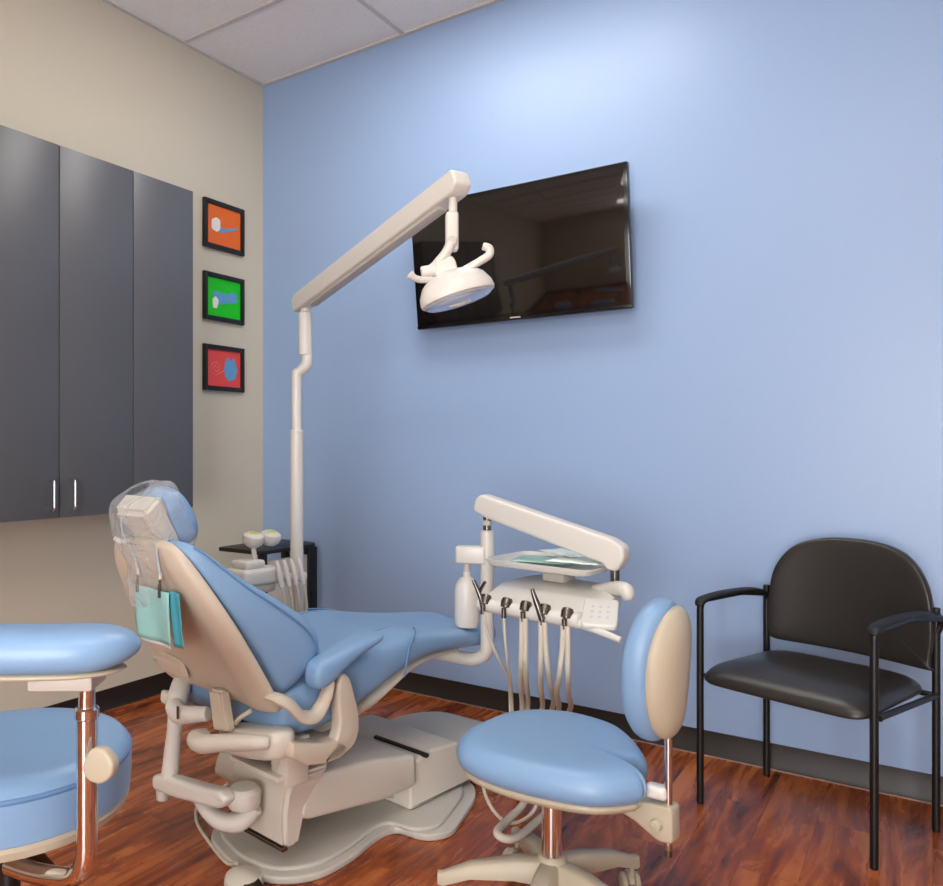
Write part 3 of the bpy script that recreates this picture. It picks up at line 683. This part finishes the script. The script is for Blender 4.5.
# instrument head
ol = fillet([(-.015,.01),(.34,.01),(.36,.22),(.30,.33),(-.02,.35),(-.08,.22)], .05)
def hsec(kx, ky, z, tilt=0): return [(.14+(x-.14)*kx, .17+(y-.17)*ky, z+tilt*(y-.02)) for x, y in ol]
MB().loft([hsec(.93,.93,.678,.08), hsec(1,1,.690,.08), hsec(1,1,.706,.12), hsec(.96,.96,.720,.12), hsec(.86,.86,.726,.12)]).build('head_housing', 'white', DU)
MB().tube([(.24,.27,.745),(.31,.25,.760),(.355,.22,.770),(.392,.195,.770),(.400,.19,.745)], [.018,.022,.024,.023,.015], seg=16, smooth=5).build('brake_handle', 'white', DU)
bar = MB().tube([(-.006,0,.706),(.17,0,.704),(.352,0,.704)], .0225, seg=22).build('holder_bar', 'white', DU)
MB().tube([(.34,.0,.700),(.41,.0,.686),(.478,0,.672)], [.014,.011,.009], seg=12).build('pull_handle', 'white', DU)
pm = Matrix.Translation((.378,.065,.720)) @ Euler((R(16),0,R(26))).to_matrix().to_4x4()
b = MB(); b.prism([(-.050,-.082),(.050,-.082),(.050,.082),(-.050,.082)], -.008, .008, r=.014, bev=.005, seg=3, mtx=pm); pad = b.build('control_pad', 'white', DU)
k = MB()
for i in range(3):
    for j in range(3): k.box((-.022+.022*i, -.035+.032*j, .0082), (.008,.010,.0008), bev=0)
T(k, pm).build('keypad_marks', 'pad_label', pad)
hx = [.024, .104, .174, .241, .316]
for i, x in enumerate(hx):
    z = .706
    b = MB(); b.lathe([(.009,-.014),(.017,-.012),(.018,.007),(.015,.016),(.009,.018)], (x,-.012,z+.016), seg=20, mtx=Matrix.Rotation(R(-20), 4, 'X'))
    b.build('instrument_holder', 'steel', bar)
    MB().tube([(x,-.026,z-.026),(x,-.026,z+.004)], .008, seg=10).build('holder_stem', 'steel', bar)
    if i == 0:
        hp_ = MB().tube([(x,-.022,z-.01),(x-.008,-.03,z+.03),(x-.03,-.036,z+.078)], [.009,.008,.006], seg=12, smooth=4).build('syringe', 'steel', DU)
        MB().tube([(x-.012,-.03,z+.04),(x+.012,-.03,z+.078)], .0055, seg=8).build('syringe_button', 'steel', hp_)
    if i == 3:
        b = MB(); b.tube([(x,-.024,z-.01),(x-.010,-.030,z+.025),(x-.022,-.034,z+.058),(x-.028,-.036,z+.078)], [.011,.010,.0075,.0055], seg=14, smooth=4).build('handpiece', 'steel', DU)
hz = [(hx[0]+.004, .072, 0), (hx[1], .014, 0), (hx[2]-.004, -.012, 1), (hx[2]+.008, -.004, 1), (hx[3]-.004, -.008, 1), (hx[3]+.008, .016, 1), (hx[4]-.004, -.026, 1), (hx[4]+.010, -.002, 1)]
def ld(x, y, z, lat, dep):
    lat += (.13+.26*x)*dep
    return (x+.703*lat-.711*dep, y+.711*lat+.703*dep, z)
for i, (x, la, thick) in enumerate(hz):
    e = .10+.3*x; kk = (i % 2)*.03
    p = [(x,-.026,.69), ld(x,-.024,.62,la*.15,0), ld(x,-.02,.54,la*.55,.02), ld(x,-.01,.45,la*.95,.04+e*.5), ld(x,0,.34,la,.06+e+kk), ld(.12+.4*(x-.15),.02,.22,la*.3,.10+kk), ld(.10+.2*(x-.15),.03,.12,0,.08)]
    MB().tube(p, .0085 if thick else .0048, seg=10, smooth=6).build('hose', 'hose', DU)
MB().tube([(.06,.10,.13),(.04,.15,.07),(-.04,.26,.03),(-.18,.30,.025),(-.36,.24,.025),(-.46,.14,.03)], .014, seg=12, smooth=6).build('umbilical', 'hose', DU)
MB().tube([(0.189, -0.023, 0.268), (0.211, -0.07, 0.171), (0.24, -0.184, 0.166), (0.275, -0.292, 0.173), (0.308, -0.257, 0.159), (0.281, -0.071, 0.151)], .011, seg=10, smooth=7).build('bent_hose', 'hose', DU)
MB().tube([(0.189, -0.236, 0.328), (0.189, -0.236, 0.244), (0.215, -0.21, 0.174), (0.25, -0.174, 0.152), (0.261, -0.092, 0.171), (0.243, -0.039, 0.259)], .0048, seg=8, smooth=8).build('loop_hose', 'hose', DU)

# instrument tray: a separate tray resting above the head
TR = thing('instrument_tray', 'shallow white instrument tray on the delivery unit holding mint wrapped pouches', 'tray', (-1.169, 2.236, 0), R(-10))
TRM = Matrix.Translation((-.115,.14,.800)) @ Matrix.Rotation(R(2), 4, 'Z')
b = MB()
def rr(x0, y0, x1, y1, r=.03): return fillet([(x0,y0),(x1,y0),(x1,y1),(x0,y1)], r)
out = rr(0,0,.405,.285,.04)
def sc(pts, k, cx=.2025, cy=.1425): return [(cx+(p[0]-cx)*k, cy+(p[1]-cy)*k) for p in pts]
b.loft([[(*p, .0) for p in sc(out,.86)], [(*p, .006) for p in sc(out,.93)], [(*p, .024) for p in sc(out,1.0)], [(*p, .0245) for p in sc(out,.985)], [(*p, .009) for p in sc(out,.92)], [(*p, .004) for p in sc(out,.85)]])
T(b, TRM).build('tray', 'white', TR)
b = MB(); b.box((.22,.14,-.022), (.08,.08,.044), bev=.006); T(b, TRM).build('tray_support', 'grey_metal', TR)
def pouch(x, y, w, d, rz, z, m, label, lift=.006):
    b = MB(); n = 10; rows = []
    for i in range(n+1):
        row = []
        for j in range(n+1):
            u, v = i/n, j/n
            q = min(u, 1-u, v, 1-v)
            row.append(((u-.5)*w, (v-.5)*d, lift*min(1, q*5)+.003*noise.noise(Vector((u*5+x*40, v*5, 0)))))
        rows.append(row)
    b.loft(rows, caps=False, closed=False)
    o = b.build('sterile_pouch', m, None, solid=-.0015)
    mw = Matrix.Translation((-1.169,2.236,0)) @ Matrix.Rotation(R(-10), 4, 'Z') @ TRM @ Matrix.Translation((x,y,z)) @ Matrix.Rotation(R(rz), 4, 'Z')
    loc, q, sc_ = mw.decompose(); o.location = loc; o.rotation_euler = q.to_euler(); o.data.transform(Matrix.Scale(sc_.x, 4))
    tag(o, label, 'sterile pouch', 'pouches on the instrument tray'); return o
pouch(.17,.145,.21,.16,18,.022,'mint','mint green wrapped pouch lying left on the white tray')
pouch(.30,.15,.17,.20,8,.034,'paper','pale paper pouch lying at the right end of the white tray')
pouch(.22,.19,.19,.10,-24,.044,'paper','narrow pale pouch lying crosswise on top of the tray contents')

# ---------------------------------------------------------------- operator stool (right)
OS = thing('operator_stool', 'light blue saddle shaped stool with taupe backed rest in front of hoses', 'stool', (-.787, 1.884, 0), 0)
def caster(par, x, y, rz=0, m='taupe', m2='taupe', s=1):
    mt = Matrix.Translation((x, y, 0)) @ Matrix.Rotation(rz, 4, 'Z') @ Matrix.Scale(s, 4)
    b = MB()
    b.tube([(0,0,.055),(0,0,.075)], .007, seg=10, mtx=mt)
    b.box((.012,0,.045), (.045,.016,.035), bev=.008)
    b2 = MB()
    for sy in (-1, 1):
        b2.lathe([(0,-.008),(.020,-.008),(.025,-.005),(.025,.005),(.020,.008),(0,.008)], seg=22, mtx=mt @ Matrix.Translation((.018,sy*.017,.0255)) @ Matrix.Rotation(PI/2, 4, 'X'))
    T_ = MB(); b.bm.free()
    T_.tube([(0,0,.05),(0,0,.078)], .007, seg=10, mtx=mt)
    T_.prism([(-.012,.03),(.01,.058),(.04,.05),(.05,.03),(.02,.024)], -.008, .008, ax='y', r=.008, bev=.002, mtx=mt)
    c = T_.build('caster', m, par)
    b2.build('wheel', m2, c)
def star(par, rad, z_hub, m, a0, hubr=.035, cm='taupe', leg_w=.022):
    for k in range(5):
        a = a0+k*2*PI/5
        mt = Matrix.Rotation(a, 4, 'Z')
        b = MB()
        # a tapering leg arched down to the caster
        prof = [(.015,z_hub),(rad*.35,z_hub-.004),(rad*.75,z_hub-.028),(rad,z_hub-.058)]
        rings = []
        for i, (x, z) in enumerate(prof):
            w = [leg_w*1.25, leg_w*1.1, leg_w*.85, leg_w*.75][i]; h = [.06,.05,.035,.028][i]
            rings.append([(x,-w,z-h),(x,w,z-h),(x,w*.9,z-.006),(x,w*.6,z),(x,-w*.6,z),(x,-w*.9,z-.006)])
        rings.append([(rad+.014, p[1]*.7, p[2]) for p in rings[-1]])
        b.loft(rings, mtx=mt); b.build('leg', m, par, ang=50)
        caster(par, (rad-.004)*math.cos(a), (rad-.004)*math.sin(a), a+1.1*(k-2), cm, cm)
star(OS, .275, .162, 'taupe', R(206))
MB().lathe([(0,.075),(.035,.075),(.04,.10),(.036,.165),(.03,.172),(0,.172)], seg=28).build('hub', 'taupe', OS)
MB().lathe([(0,.165),(.0255,.165),(.0255,.30),(0,.30)], seg=28).build('gas_column', 'chrome', OS)
MB().lathe([(0,.295),(.022,.295),(.022,.355),(0,.355)], seg=24).build('column_sleeve', 'dark', OS)
base = [(.245,-.085),(.17,-.150),(.05,-.172),(-.07,-.175),(-.16,-.152),(-.205,-.09),(-.212,.0),(-.195,.12),(-.15,.20),(-.075,.25),(.0,.255),(.085,.225),(.15,.155),(.20,.075),(.216,.028),(.188,-.008),(.216,-.046),(.245,-.065)]
sm = catmull([Vector((.01+(x-.01)*1.05,.02+(y-.02)*1.06,0)) for x,y in base]+[Vector((*base[0],0))], 4)[:-1]
def sring(k, z, cx=.02, cy=.035): return [(cx+(p.x-cx)*k, cy+(p.y-cy)*k, z+.006*((p.x-cx)/.2)**2*k) for p in sm]
b = MB(); b.loft([sring(.80,.378), sring(.93,.382), sring(1.0,.398), sring(1.015,.418), sring(.99,.440), sring(.92,.455), sring(.78,.463), sring(.5,.464), sring(.2,.463)])
b.build('seat', 'blue', OS, sub=1)
b = MB(); b.loft([sring(.5,.350), sring(.80,.353), sring(.93,.366), sring(.965,.382), sring(.93,.390)]); b.build('seat_shell', 'taupe', OS, sub=1)
MB().box((.0,.0,.352), (.14,.10,.02), bev=.004).build('seat_plate', 'black_metal', OS)
# rear bracket
bm_ = Matrix.Translation((.285,-.035,.352)) @ Matrix.Rotation(R(-8), 4, 'Z')
b = MB(); b.prism([(-.12,.018),(-.03,.034),(.028,.040),(.030,-.042),(-.005,-.045),(-.06,-.016),(-.12,.0)], -.024, .024, ax='y', r=.012, bev=.006, seg=3, mtx=bm_); bk = b.build('back_bracket', 'taupe', OS)
MB().lathe([(0,0),(.014,0),(.012,.012),(.0,.016)], seg=18, mtx=bm_ @ Matrix.Translation((-.005,-.026,-.005)) @ Matrix.Rotation(PI/2, 4, 'X')).build('bracket_screw', 'taupe', bk)
b = MB(); b.box((.27,-.035,.412), (.05,.036,.03), bev=.01, seg=3); b.build('tilt_lever', 'white', bk)
MB().tube([(.296,-.038,.285),(.296,-.038,.57)], .009, seg=16, flat=1).build('back_post', 'chrome', OS)
MB().lathe([(0,.272),(.009,.272),(.009,.30),(0,.30)], (.296,-.038,0), seg=14).build('post_tip', 'steel', OS)
# backrest: cushion faces the seat, hard shell behind
BKM = Matrix.Translation((.266,-.030,.692)) @ Matrix.Rotation(R(1), 4, 'Z') @ Matrix.Rotation(R(4), 4, 'Y')
def oval(n=32, w=.112, h=.165):
    o = []
    for k in range(n):
        a = 2*PI*k/n; c, s = math.cos(a), math.sin(a)
        yy = w*math.copysign(abs(c)**.85, c)*(1+.06*s); zz = h*math.copysign(abs(s)**.9, s); o.append((yy, zz))
    return o
def brings(spec, bow=.05):
    return [[(x+bow*0-bow*((k*y)/.145)**2*1.0+.02, k*y, k*z) for y, z in oval()] for x, k in spec]
b = MB(); b.loft(brings([(.012,.80),(.010,.95),(-.004,1.0),(-.028,1.0),(-.046,.93),(-.055,.75),(-.058,.4),(-.058,.15)]), mtx=BKM); b.build('backrest', 'blue', OS, sub=1)
b = MB(); b.loft(brings([(.002,.90),(.012,.94),(.030,.90),(.044,.78),(.050,.55),(.052,.2)]), mtx=BKM); b.build('backrest_shell', 'taupe', OS, sub=1)

# ---------------------------------------------------------------- assistant stool (left foreground)
AS = thing('assistant_stool', 'round light blue stool with chrome post and padded rest, left foreground', 'stool', (-1.229, .703, 0), R(35.3))
# local x points to camera right, y along its view; offsets from image pixels
LS = Matrix.Rotation(R(0), 4, 'Z')
star(AS, .28, .14, 'black_metal', R(20), cm='black_metal')
MB().lathe([(0,.075),(.034,.075),(.036,.17),(0,.17)], seg=24).build('hub', 'black_metal', AS)
MB().lathe([(0,.16),(.024,.16),(.024,.40),(0,.40)], seg=24).build('gas_column', 'chrome', AS)
MB().lathe([(0,.38),(.0165,.38),(.0165,.59),(0,.59)], seg=24).build('column_sleeve', 'black_metal', AS)
rs = .19
MB().lathe([(0,.605),(rs*.80,.606),(rs*.96,.612),(rs*.985,.625),(rs*.97,.632),(0,.632)], seg=56).build('seat_base', 'taupe', AS)
st = MB().lathe([(0,.628),(rs*.95,.628),(rs*.99,.634),(rs,.66),(rs,.69),(rs*.995,.700),(rs*.97,.710),(rs*.93,.718),(rs*.80,.724),(rs*.4,.728),(0,.729)], seg=64).build('seat', 'blue', AS)
MB().lathe([(rs*1.001,.694),(rs*1.009,.698),(rs*1.001,.702)], seg=64).build('piping', 'seam', st)
MB().lathe([(0,.585),(.05,.585),(.05,.606),(0,.606)], seg=20).build('seat_plate', 'black_metal', AS)
# post and torso rest
pxs, pys = .190, -.175
MB().tube(roundpath([(pxs,pys,.832),(pxs,pys,.590),(.10,-.135,.578),(.05,-.11,.580)], .07, 8), .0145, seg=20).build('rest_post', 'chrome', AS)
MB().tube([(pxs,pys,.82),(pxs,pys,.868)], .0115, seg=18).build('inner_post', 'chrome', AS)
b = MB(); b.tube([(pxs,pys,.818),(pxs,pys,.836)], .0168, seg=20); b.build('post_collar', 'chrome', AS)
b = MB(); b.prism([(-.09,-.017),(.09,-.017),(.09,.017),(-.09,.017)], -.004, .004, r=.012, bev=.002, mtx=Matrix.Translation((.07,-.08,.575)) @ Euler((0, R(14), R(-38))).to_matrix().to_4x4())
b.build('post_bracket', 'steel', AS)
b = MB(); b.prism([(-.030,-.006),(-.018,-.024),(.008,-.028),(.030,-.010),(.032,.012),(.012,.030),(-.012,.028)], -.010, .010, ax='y', r=.014, bev=.005, seg=3, mtx=Matrix.Translation((pxs+.026,pys-.022,.762)) @ Matrix.Scale(.88,4) @ Matrix.Rotation(R(-20), 4, 'Z'))
b.tube([(pxs,pys,.762),(pxs+.03,pys-.02,.762)], .006, seg=10); b.build('clamp_knob', 'taupe', AS)
b = MB(); b.box((.163,pys,.878), (.09,.06,.026), bev=.004); b.build('rest_bracket', 'grey_metal', AS)
b = MB(); b.box((.045,pys-.035,.874), (.05,.008,.006), bev=.002); b.build('rest_slot', 'dark', AS)
def padloft(x0, x1, zc, ry, rz, n=22, top=None):
    rings = []
    for i in range(n+1):
        t = i/n; x = x0+(x1-x0)*(.5-.5*math.cos(t*PI)); e = min(x-x0, x1-x)
        k = min(1, (max(e, 0)/.075)); k = max(.08, math.sqrt(max(0, 1-(1-k)**2)))
        yc = pys-.02+.45*(x-.07)**2
        rings.append([(x, yc+ry*k*math.copysign(abs(math.cos(a))**.75, math.cos(a)), zc+rz*k*math.copysign(abs(math.sin(a))**.75, math.sin(a))) for a in [2*PI*j/20 for j in range(20)]])
    return rings
b = MB(); b.loft(padloft(-.22, .266, .922, .056, .031)); b.build('torso_rest', 'blue', AS, sub=1)
b = MB(); b.loft(padloft(-.20, .248, .892, .044, .007)); b.build('rest_backing', 'taupe', AS, sub=1)

# ---------------------------------------------------------------- foot control with its cable
FC = thing('foot_control', 'ivory foot control with grey cable on the floor behind the patient chair base', 'foot control', (-1.545, 1.555, 0), R(-30))
MB().lathe([(0,0),(.06,0),(.066,.008),(.062,.022),(.04,.034),(0,.038)], seg=34, scale=(1.0,.8,1)).build('housing', 'plastic', FC)
b = MB(); b.box((.055,.01,.022), (.07,.05,.012), bev=.004); b.build('pedal', 'steel', FC)
inv = (Matrix.Translation((-1.545,1.555,0)) @ Matrix.Rotation(R(-30),4,'Z')).inverted()
pts = [inv @ Vector(p) for p in ((-1.60,1.585,.03),(-1.66,1.60,.008),(-1.80,1.66,.006),(-1.93,1.73,.006),(-2.02,1.83,.006),(-2.02,1.95,.02),(-1.93,1.98,.10),(-1.80,1.93,.16),(-1.66,1.80,.20))]
MB().tube(pts, .0055, seg=10, smooth=8).build('cable', 'hose', FC)

# ---------------------------------------------------------------- black side stand in the corner
ST = thing('side_stand', 'black utility stand in the corner behind the patient chair', 'stand', (-2.80, 2.99, 0), 0)
b = MB(); b.prism([(-.12,-.235),(.17,-.235),(.18,-.22),(.18,.17),(.14,.21),(-.10,.21),(-.12,.18)], .685, .705, r=.02, bev=.005, seg=2); b.build('top', 'black_metal', ST)
b = MB(); b.box((.155,-.20,.345), (.035,.035,.68), bev=.004); b.build('leg', 'black_metal', ST)
b = MB(); b.box((.155,.16,.345), (.035,.07,.68), bev=.004); b.build('leg', 'black_metal', ST)
b = MB(); b.box((-.02,.16,.345), (.035,.035,.68), bev=.004); b.build('leg', 'black_metal', ST)
b = MB(); b.box((.155,-.02,.40), (.012,.30,.50), bev=.003); b.build('side_panel', 'grey_metal', ST)
b = MB(); b.box((.07,-.02,.06), (.22,.40,.03), bev=.006); b.build('shelf', 'black_metal', ST)

# ---------------------------------------------------------------- camera and world
cam = bpy.data.cameras.new('camera'); co = bpy.data.objects.new('camera', cam); COL.objects.link(co)
co.location = (0, 0, 1.2); co.rotation_euler = (PI/2, 0, math.atan(558/787))
cam.sensor_fit = 'HORIZONTAL'; cam.sensor_width = 36; cam.lens = 36*787/943
cam.shift_x = (471.5-375)/943; cam.shift_y = -(443-448)/943
cam.clip_start = .05
bpy.context.scene.camera = co
w = bpy.data.worlds.new('world'); bpy.context.scene.world = w; w.use_nodes = True
w.node_tree.nodes['Background'].inputs[0].default_value = (.8,.85,.9,1); w.node_tree.nodes['Background'].inputs[1].default_value = .3
vs = bpy.context.scene.view_settings
vs.view_transform = 'Standard'; vs.look = 'None'; vs.exposure = .22; vs.gamma = 1; vs.use_curve_mapping = False
